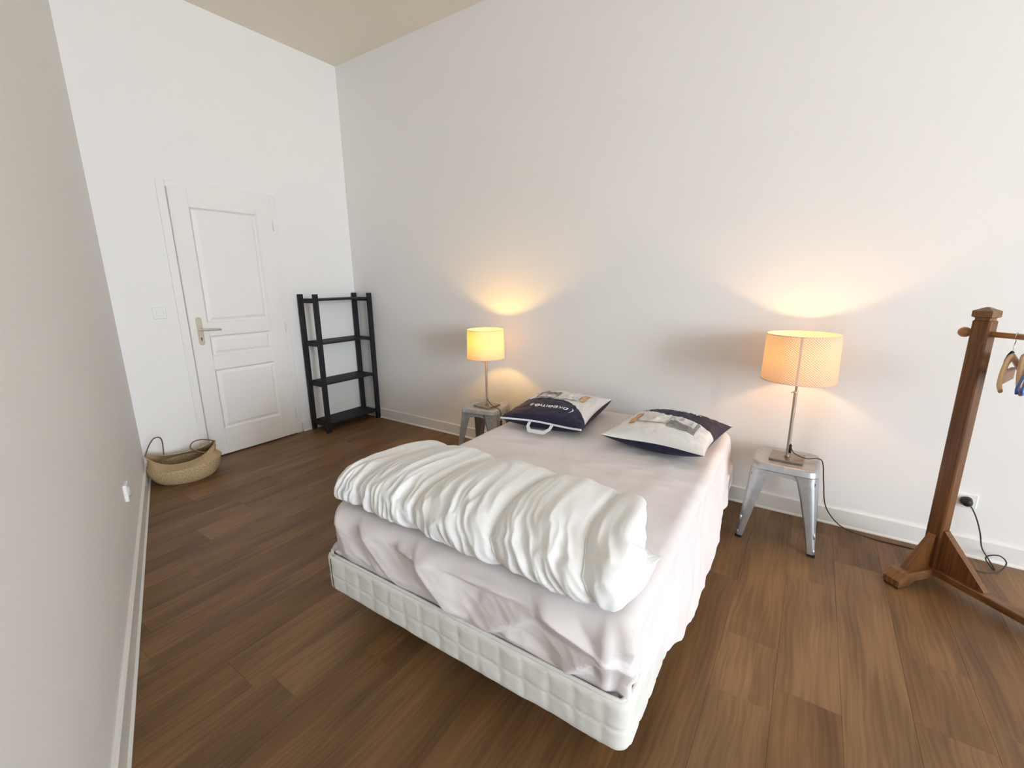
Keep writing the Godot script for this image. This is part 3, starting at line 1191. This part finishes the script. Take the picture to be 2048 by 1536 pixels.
# ------------------------------------------------------------------ metal stools
func make_stool(called: String, label: String, at: Vector3, turn: float) -> Node3D:
	var s := thing(called, label, "stool", at, turn, "metal stools used as bedside tables")
	var H := 0.44
	# seat: pressed pan with rolled edge and skirt
	var st := start()
	var ring := func(h: float, r: float, y: float, k: float) -> Vector3:
		var q := rounded(k, h, -h, h, r)
		return Vector3(q[0], y, q[1])
	var prof := [[0.0, 0.001, H - 0.006], [0.10, 0.03, H - 0.006], [0.125, 0.042, H - 0.004], [0.136, 0.045, H], [0.145, 0.048, H - 0.002], [0.150, 0.050, H - 0.009], [0.152, 0.051, H - 0.030], [0.1535, 0.052, H - 0.033], [0.1535, 0.052, H - 0.038], [0.150, 0.050, H - 0.040]]
	add_grid(st, 96, prof.size() - 1, func(u: float, v: float):
		var q = prof[int(round(v * (prof.size() - 1)))]
		return ring.call(maxf(q[0], 0.0015), q[1], q[2], u))
	obj("seat", done(st), M.galvanised, s)
	# aprons between the legs, arched along the lower edge
	for k in 4:
		var arch := []
		arch.append(Vector2(-0.10, 0.0))
		arch.append(Vector2(0.10, 0.0))
		for i in 13:
			var t := lerpf(1.0, -1.0, i / 12.0)
			arch.append(Vector2(t * 0.10, -0.022 - 0.030 * pow(absf(t), 3.0)))
		st = start()
		add_prism(st, arch, Vector3(0, H - 0.036, 0.148), Vector3.RIGHT, Vector3(0, 0.995, -0.0).normalized() + Vector3(0, 0, -0.12), Vector3(0, 0, -0.002))
		var a := obj("apron", done(st), M.galvanised, s)
		a.rotation.y = k * PI / 2
	# legs: folded sheet, broad at the top and narrow at the foot
	for k in 4:
		var leg := grid(22, 16, func(u: float, v: float):
			var y := lerpf(H - 0.036, 0.014, v)
			var corner := lerpf(0.1505, 0.182, v)
			var arm := lerpf(0.100, 0.034, pow(v, 0.75))
			var r := lerpf(0.045, 0.013, v)
			# outline: inside along one arm, round the corner, along the other arm, back on the inner face
			var th := 0.003
			var outside: bool = u <= 0.5
			var t: float = u * 2.0 if outside else (1.0 - u) * 2.0
			var inn := 0.0 if outside else th
			var c := corner - inn
			var rr := maxf(r - inn, 0.004)
			var straight := arm - r
			var arc := PI / 2 * r
			var d := t * (2 * straight + arc)
			var p: Vector2
			if d < straight:
				p = Vector2(c, corner - arm + d)
			elif d < straight + arc:
				var an := (d - straight) / r
				p = Vector2(c - rr + rr * cos(an), c - rr + rr * sin(an))
			else:
				p = Vector2(corner - r - (d - straight - arc), c)
			return Vector3(p.x, y, p.y))
		var l := obj("leg", leg, M.galvanised, s)
		l.rotation.y = k * PI / 2
		# pressed rib near the foot
		var rb := start()
		add_tube(rb, PackedVector3Array([Vector3(0.163, 0.125, 0.163), Vector3(0.1675, 0.112, 0.1675), Vector3(0.1705, 0.095, 0.1705)]), 0.008, 8, Vector2(1, 1), 0.5)
		obj("pressed_rib", done(rb), M.galvanised, l)
		rb = start()
		add_tube(rb, PackedVector3Array([Vector3(0.170, 0.040, 0.170), Vector3(0.1725, 0.030, 0.1725), Vector3(0.174, 0.018, 0.174)]), 0.009, 8, Vector2(1, 1), 0.9)
		obj("pressed_rib", done(rb), M.galvanised, l)
		obj("rubber_foot", box(Vector3(0.034, 0.016, 0.034), 0.004, Vector3(0.167, 0.008, 0.167)), M.black_rubber, l)
	# crossed brace under the seat
	for q in [PI / 4, -PI / 4]:
		obj("brace", box(Vector3(0.40, 0.022, 0.003), 0.0005, Vector3(0, H - 0.072 - (0.004 if q > 0 else 0.0), 0), Basis(Vector3.UP, q)), M.dark_metal, s)
	return s


const STOOL_L := Vector3(1.885, 0, 0.285)
const STOOL_R := Vector3(3.902, 0, 0.27)


func build_stools() -> void:
	make_stool("metal_stool", "galvanised metal stool left of the bed carrying the yellow-lit lamp", STOOL_L, 0.16)
	make_stool("metal_stool_001", "galvanised metal stool right of the bed carrying the peach-lit lamp", STOOL_R, -0.02)


# ------------------------------------------------------------------ table lamps
func make_lamp(called: String, label: String, at: Vector3, base_turn: float, shade_y: float, shade_r: float, hgt: float, seam: float, bulb: String, colour: Color, energy: float) -> Node3D:
	var l := thing(called, label, "lamp", at, 0.0, "lit table lamps on the stools")
	obj("base_plate", box(Vector3(0.155, 0.012, 0.145), 0.002, Vector3(0, 0.006, 0), Basis(Vector3.UP, base_turn)), M.nickel, l)
	obj("pole", lathe([Vector2(0, 0.012), Vector2(0.014, 0.012), Vector2(0.014, 0.017), Vector2(0.0085, 0.02), Vector2(0.0085, 0.362), Vector2(0.006, 0.365)], 20), M.nickel, l)
	obj("upper_pole", lathe([Vector2(0.0055, 0.358), Vector2(0.0055, shade_y + 0.10)], 16), M.nickel, l)
	var st := start()
	add_lathe(st, [Vector2(0.006, 0.361), Vector2(0.011, 0.363), Vector2(0.011, 0.371), Vector2(0.006, 0.373)], 16)
	add_tube(st, PackedVector3Array([Vector3(-0.008, 0.367, 0), Vector3(-0.022, 0.365, 0.002)]), 0.003, 8)
	obj("collar", done(st), M.brass_steel, l)
	# shade with rings, seam and wire spider
	var sh := obj("lamp_shade", grid(96, 24, func(u: float, v: float):
		var a: float = u * TAU
		var r := lerpf(shade_r + 0.003, shade_r - 0.003, v)
		return Vector3(cos(a) * r, shade_y + hgt * v, sin(a) * r)), M.lamp_shade, l)
	for e in [[shade_r + 0.0032, 0.0], [shade_r - 0.0028, hgt]]:
		var pts := PackedVector3Array()
		for k in 97:
			pts.append(Vector3(cos(TAU * k / 96) * e[0], shade_y + e[1], sin(TAU * k / 96) * e[0]))
		obj("shade_ring", tube(pts, 0.0022, 6), M.shade_trim, sh)
	obj("shade_seam", box(Vector3(0.008, hgt - 0.006, 0.001), 0.0, Vector3(0, shade_y + hgt / 2, shade_r + 0.0006).rotated(Vector3.UP, seam), Basis(Vector3.UP, seam) * Basis(Vector3.RIGHT, -0.02)), M.shade_trim, sh)
	st = start()
	for k in 3:
		var a := TAU * k / 3 + 0.4
		add_tube(st, PackedVector3Array([Vector3(0, shade_y + 0.06, 0), Vector3(cos(a) * shade_r, shade_y + 0.008, sin(a) * shade_r)]), 0.0018, 6)
	obj("spider", done(st), M.steel_wire, sh)
	obj("lamp_holder", lathe([Vector2(0, shade_y + 0.04), Vector2(0.016, shade_y + 0.04), Vector2(0.018, shade_y + 0.09), Vector2(0.013, shade_y + 0.10), Vector2(0, shade_y + 0.10)], 16), M.plastic_white, l)
	var bp := []
	for k in 13:
		var a := lerpf(-PI / 2, PI / 2, k / 12.0)
		bp.append(Vector2(cos(a) * 0.022, shade_y + 0.128 + sin(a) * 0.030))
	obj("bulb", lathe(bp, 20), M[bulb], l)
	var om := OmniLight3D.new()
	om.name = "lamp_light"
	om.light_color = colour
	om.light_energy = energy
	om.light_size = 0.02
	om.omni_range = 9.0
	om.omni_attenuation = 2.0
	om.shadow_enabled = true
	om.position = Vector3(0, shade_y + 0.128, 0)
	l.add_child(om, true)
	return l


func build_lamps() -> void:
	var seat := 0.434
	var al := STOOL_L + Vector3(0.012, seat, 0.005)
	var ll := make_lamp("table_lamp", "nickel table lamp with yellow glowing drum shade left of the bed", al, -0.1, 0.380, 0.140, 0.215, 2.6, "bulb_yellow", Color(1.0, 0.77, 0.31), 0.18)
	var pts := [Vector3(0.008, 0.06, 0.006), Vector3(0.03, 0.035, 0.01), Vector3(0.075, 0.012, 0.02), Vector3(0.12, 0.010, 0.035), Vector3(0.160, 0.0, 0.05), Vector3(0.172, -0.045, 0.055), Vector3(0.172, -0.12, 0.055), Vector3(0.175, -0.27, 0.05), Vector3(0.20, -0.425, 0.02), Vector3(0.35, -0.431, -0.1), Vector3(0.6, -0.431, -0.2)]
	var cd := obj("cord", tube(curve(pts), 0.003, 8), M.cord_brown, ll)
	obj("cord_switch", box(Vector3(0.016, 0.05, 0.013), 0.004, Vector3(0.172, -0.10, 0.055)), M.cord_brown, cd)

	var ar := STOOL_R + Vector3(0.002, seat, -0.005)
	var lr := make_lamp("table_lamp_001", "nickel table lamp with peach glowing drum shade right of the bed", ar, -0.05, 0.436, 0.166, 0.235, 0.0, "bulb_peach", Color(1.0, 0.75, 0.5), 0.12)
	# cord: off the stool, along the wall, behind the rack and up to the socket
	var w := [Vector3(3.912, 0.52, 0.268), Vector3(3.93, 0.475, 0.268), Vector3(3.985, 0.451, 0.262), Vector3(4.045, 0.450, 0.23), Vector3(4.068, 0.415, 0.20), Vector3(4.085, 0.30, 0.17), Vector3(4.11, 0.16, 0.14), Vector3(4.17, 0.06, 0.10), Vector3(4.245, 0.004, 0.055), Vector3(4.36, 0.0035, 0.085), Vector3(4.50, 0.0035, 0.085), Vector3(4.62, 0.0035, 0.11), Vector3(4.72, 0.0035, 0.155), Vector3(4.80, 0.004, 0.125), Vector3(4.845, 0.03, 0.06), Vector3(4.825, 0.055, 0.045), Vector3(4.79, 0.05, 0.05), Vector3(4.775, 0.03, 0.055), Vector3(4.79, 0.008, 0.085), Vector3(4.80, 0.004, 0.10), Vector3(4.785, 0.03, 0.06), Vector3(4.755, 0.08, 0.05), Vector3(4.738, 0.15, 0.05), Vector3(4.715, 0.22, 0.05), Vector3(4.690, 0.272, 0.053), Vector3(4.674, 0.290, 0.045)]
	var loc := []
	for p in w:
		loc.append(p - ar)
	var c2 := obj("cord", tube(curve(loc), 0.003, 8), M.cord_brown, lr)
	obj("cord_grip", lathe([Vector2(0, 0.025), Vector2(0.0055, 0.025), Vector2(0.0055, 0.07), Vector2(0, 0.07)], 10, true, Vector3(0.0105, 0.012, 0.008)), M.black_rubber, c2)
	obj("plug", lathe([Vector2(0, 0), Vector2(0.021, 0), Vector2(0.022, 0.006), Vector2(0.020, 0.026), Vector2(0.010, 0.036), Vector2(0, 0.038)], 24, true, Vector3(4.672, 0.293, 0.0165) - ar, Basis(Vector3.RIGHT, PI / 2)), M.black_rubber, c2)


# ------------------------------------------------------------------ slouching seagrass basket in the corner
func basket_point(th: float, v: float, inside: bool) -> Vector3:
	# v 0 bottom edge .. 1 rim; long axis along own x
	var c := cos(th)
	var s := sin(th)
	var long := c * c
	var belly := 0.118 + 0.010 * c
	var rim_y := 0.148 + 0.075 * pow(long, 1.3) + 0.012 * c - 0.014 * s
	var y: float
	var rx: float
	var rz: float
	if v < 0.35:
		var t := v / 0.35
		y = belly * pow(t, 1.25)
		rx = lerpf(0.165, 0.222, sin(t * PI / 2))
		rz = lerpf(0.135, 0.185, sin(t * PI / 2))
	else:
		var t := (v - 0.35) / 0.65
		y = lerpf(belly, rim_y, t)
		rx = lerpf(0.222, 0.202 if c > 0 else 0.202 + 0.014 * long, pow(t, 1.1)) - 0.012 * sin(t * PI) 
		rz = lerpf(0.185, 0.085, pow(t, 1.15))
		# slumped folds near the ends
		var f := 0.012 * sin(t * 9.0 + c) * long * smoothstep(0.0, 0.6, c)
		rx += f * (1.0 - t)
	var k := 0.004 if inside else 0.0
	return Vector3(c * (rx - k), y + (0.004 if inside and v < 0.05 else 0.0), s * (rz - k))


func build_basket() -> void:
	var b := thing("seagrass_basket", "slouching woven seagrass belly basket with two loop handles on the floor", "basket", Vector3(0.245, 0, 1.775), 1.17)
	var st := start()
	add_grid(st, 96, 30, func(u: float, v: float): return basket_point(u * TAU, v, false))
	add_grid(st, 96, 30, func(u: float, v: float): return basket_point(u * TAU, 1.0 - v, true))
	st.set_smooth_group(1)
	for k in 96:
		var t0 := TAU * k / 96
		var t1 := TAU * (k + 1) / 96
		for y in [0.0, 0.005]:
			st.set_uv(Vector2.ZERO)
			face(st, Vector3(0, y, 0), basket_point(t0, 0.0, y > 0), basket_point(t1, 0.0, y > 0), Vector3.UP if y > 0 else Vector3.DOWN)
	obj("body", done(st), M.seagrass, b)
	var rim := PackedVector3Array()
	for k in 97:
		rim.append(basket_point(TAU * k / 96, 1.0, false))
	obj("rim", tube(rim, 0.004, 8), M.seagrass, b)
	# handles: loops of twisted grass rope
	var h1 := [basket_point(PI - 0.10, 0.98, false), Vector3(-0.185, 0.275, -0.01), Vector3(-0.150, 0.318, -0.035), Vector3(-0.115, 0.295, -0.060), basket_point(PI + 0.95, 0.98, false)]
	var h2 := [basket_point(-0.12, 0.98, false), Vector3(0.130, 0.262, 0.0), Vector3(0.070, 0.262, 0.030), Vector3(0.055, 0.222, 0.055), basket_point(0.80, 0.98, false)]
	for h in [h1, h2]:
		obj("handle", tube(curve(h, 12), 0.0042, 8), M.seagrass_rope, b)


# ------------------------------------------------------------------ wooden coat rack; own axes: x along the rod, z to its front
func build_rack() -> void:
	var r := thing("coat_rack", "honey brown wooden coat rack with capped posts and round rod at the right", "coat rack", Vector3(4.522, 0, 0.345), -0.745)
	var span := 0.98
	for e in 2:
		var x := 0.0 if e == 0 else span
		var d := 1.0 if e == 0 else -1.0
		obj("post", box(Vector3(0.062, 1.165, 0.05), 0.005, Vector3(x, 0.04 + 0.5825, 0)), M.oak_upright, r)
		# cap: grooved neck, block and shallow pyramid
		var st := start()
		var sq := func(h: float, k: float, y: float) -> Array: return [Vector3(x - h, y, -k), Vector3(x + h, y, -k), Vector3(x + h, y, k), Vector3(x - h, y, k)]
		var rows := [[0.025, 0.019, 1.204], [0.025, 0.019, 1.214], [0.034, 0.028, 1.219], [0.034, 0.028, 1.243], [0.005, 0.004, 1.258]]
		st.set_smooth_group(-1)
		for k in rows.size() - 1:
			var a: Array = sq.call(rows[k][0], rows[k][1], rows[k][2])
			var b: Array = sq.call(rows[k + 1][0], rows[k + 1][1], rows[k + 1][2])
			for q in 4:
				var mid: Vector3 = (a[q] + a[(q + 1) % 4]) / 2.0 - Vector3(x, a[q].y, 0)
				quad(st, a[q], a[(q + 1) % 4], b[(q + 1) % 4], b[q], mid + Vector3(0, 0.02 if k == 3 else 0.0, 0) + (Vector3(0, -1, 0) if k == 1 else Vector3.ZERO))
			if k == 3:
				quad(st, b[0], b[1], b[2], b[3], Vector3.UP)
		obj("cap", done(st), M.oak_deep, r)
		# foot: block lying across the rod's direction, with bevelled ends on pads
		st = start()
		var prof := []
		for p in [[-0.225, 0.012], [-0.225, 0.04], [-0.19, 0.072], [-0.165, 0.074], [0.165, 0.074], [0.19, 0.072], [0.225, 0.04], [0.225, 0.012], [0.16, 0.012], [0.13, 0.03], [-0.13, 0.03], [-0.16, 0.012]]:
			prof.append(Vector2(p[0], p[1]))
		add_prism(st, prof, Vector3(x - 0.034, 0, 0), Vector3(0, 0, 1), Vector3.UP, Vector3(0.068, 0, 0))
		var ft := obj("foot", done(st), M.oak_deep, r)
		for s in [-1.0, 1.0]:
			obj("foot_pad", box(Vector3(0.066, 0.016, 0.06), 0.003, Vector3(x, 0.008, s * 0.192)), M.oak_end, ft)
		# braces on three sides
		st = start()
		add_prism(st, [Vector2(0.031 * d, 0.07), Vector2(0.215 * d, 0.07), Vector2(0.205 * d, 0.085), Vector2(0.036 * d, 0.262), Vector2(0.031 * d, 0.262)], Vector3(x, 0, 0.014), Vector3.RIGHT, Vector3.UP, Vector3(0, 0, -0.03))
		obj("brace", done(st), M.oak_upright, r)
		for s in [-1.0, 1.0]:
			st = start()
			add_prism(st, [Vector2(0.025 * s, 0.07), Vector2(0.165 * s, 0.07), Vector2(0.155 * s, 0.09), Vector2(0.032 * s, 0.235), Vector2(0.025 * s, 0.235)], Vector3(x - 0.014, 0, 0), Vector3(0, 0, 1), Vector3.UP, Vector3(0.028, 0, 0))
			obj("brace", done(st), M.oak_upright, r)
	obj("beam", box(Vector3(span - 0.06, 0.032, 0.062), 0.003, Vector3(span / 2, 0.060, 0)), M.oak_along, r)
	var st2 := start()
	var rot := Basis(Vector3(0, 0, 1), -PI / 2)
	add_lathe(st2, [Vector2(0, -0.04), Vector2(0.0115, -0.04), Vector2(0.0115, span + 0.04), Vector2(0, span + 0.04)], 20, Vector3(0, 1.15, 0), rot)
	obj("rod", done(st2), M.oak_turned, r)
	for e in 2:
		var st3 := start()
		var prof := [Vector2(0.007, -0.02)]
		for k in 13:
			var a := lerpf(-1.2, PI / 2, k / 12.0)
			prof.append(Vector2(cos(a) * 0.0215, 0.021 + sin(a) * 0.0235))
		add_lathe(st3, prof, 20, Vector3(-0.040 if e == 0 else span + 0.040, 1.15, 0), Basis(Vector3(0, 0, 1), PI / 2 if e == 0 else -PI / 2))
		obj("finial", done(st3), M.oak_turned, r)

	# hangers on the rod, each turned across it
	var base := r.transform
	wooden_hanger("wooden_hanger", "pale wooden clothes hanger with a trouser clip nearest the rack post", base * Vector3(0.108, 1.15, 0), -0.40, true)
	wooden_hanger("wooden_hanger_001", "pale wooden clothes hanger hanging beside the blue hangers", base * Vector3(0.143, 1.15, 0), -0.30, false)
	plastic_hanger("plastic_hanger", "blue plastic tube hanger right beside the wooden hangers on the rack rod", base * Vector3(0.180, 1.15, 0), -0.42)
	plastic_hanger("plastic_hanger_001", "second blue plastic tube hanger, farther along the rod from the wooden hangers", base * Vector3(0.212, 1.15, 0), -0.50)


# hanger: origin where its hook rides on the rod; arms along own z
func hook_points(drop: float) -> Array:
	var pts := []
	for k in 9:
		var a := lerpf(-0.35, PI, k / 8.0)
		pts.append(Vector3(0, sin(a) * 0.0145, cos(a) * 0.0145))
	pts.reverse()
	pts.reverse()
	pts.append(Vector3(0, -0.02, -0.010))
	pts.append(Vector3(0, -0.035, 0.0))
	pts.append(Vector3(0, -drop, 0.0))
	return pts


func wooden_hanger(called: String, label: String, at: Vector3, turn: float, clip: bool) -> void:
	var h := thing(called, label, "hanger", at, turn, "hangers on the coat rack")
	obj("hook", tube(curve(hook_points(0.085), 5), 0.0018, 8), M.steel_wire, h)
	for s in [-1.0, 1.0]:
		var st := start()
		add_tube(st, curve([Vector3(0, -0.080, -0.012 * s), Vector3(0, -0.092, 0.05 * s), Vector3(0.004, -0.125, 0.12 * s), Vector3(0.012, -0.165, 0.18 * s), Vector3(0.022, -0.185, 0.205 * s)], 6), 0.017, 10, Vector2(0.55, 1.0), 0.75)
		obj("arm", done(st), M.hanger_wood, h)
	if clip:
		obj("clip_bar", box(Vector3(0.016, 0.05, 0.16), 0.004, Vector3(0.0, -0.155, 0.0)), M.hanger_wood_dark, h)
		obj("clip_lever", tube(curve([Vector3(0, -0.06, 0), Vector3(-0.006, -0.075, 0.01), Vector3(-0.010, -0.10, 0.02)], 5), 0.006, 8), M.black_rubber, h)
		obj("wire", tube(PackedVector3Array([Vector3(0, -0.08, 0.012), Vector3(0, -0.14, 0.03)]), 0.0018, 6), M.steel_wire, h)
	else:
		obj("trouser_bar", tube(PackedVector3Array([Vector3(0.018, -0.18, -0.195), Vector3(0.018, -0.185, 0.195)]), 0.005, 8), M.hanger_wood_dark, h)


func plastic_hanger(called: String, label: String, at: Vector3, turn: float) -> void:
	var h := thing(called, label, "hanger", at, turn, "hangers on the coat rack")
	obj("hook", tube(curve(hook_points(0.06), 5), 0.003, 8), M.blue_plastic, h)
	var st := start()
	add_tube(st, curve([Vector3(0, -0.058, 0), Vector3(0, -0.075, 0.03), Vector3(0, -0.145, 0.17), Vector3(0, -0.165, 0.2), Vector3(0, -0.182, 0.19), Vector3(0, -0.185, 0.16), Vector3(0, -0.185, -0.16), Vector3(0, -0.182, -0.19), Vector3(0, -0.165, -0.2), Vector3(0, -0.145, -0.17), Vector3(0, -0.075, -0.03), Vector3(0, -0.058, 0)], 6), 0.0045, 8)
	obj("frame", done(st), M.blue_plastic, h)
	obj("notch_bar", tube(curve([Vector3(0, -0.11, -0.10), Vector3(0, -0.125, -0.08), Vector3(0, -0.118, -0.05), Vector3(0, -0.118, 0.05), Vector3(0, -0.125, 0.08), Vector3(0, -0.11, 0.10)], 5), 0.0035, 8), M.blue_plastic, h)
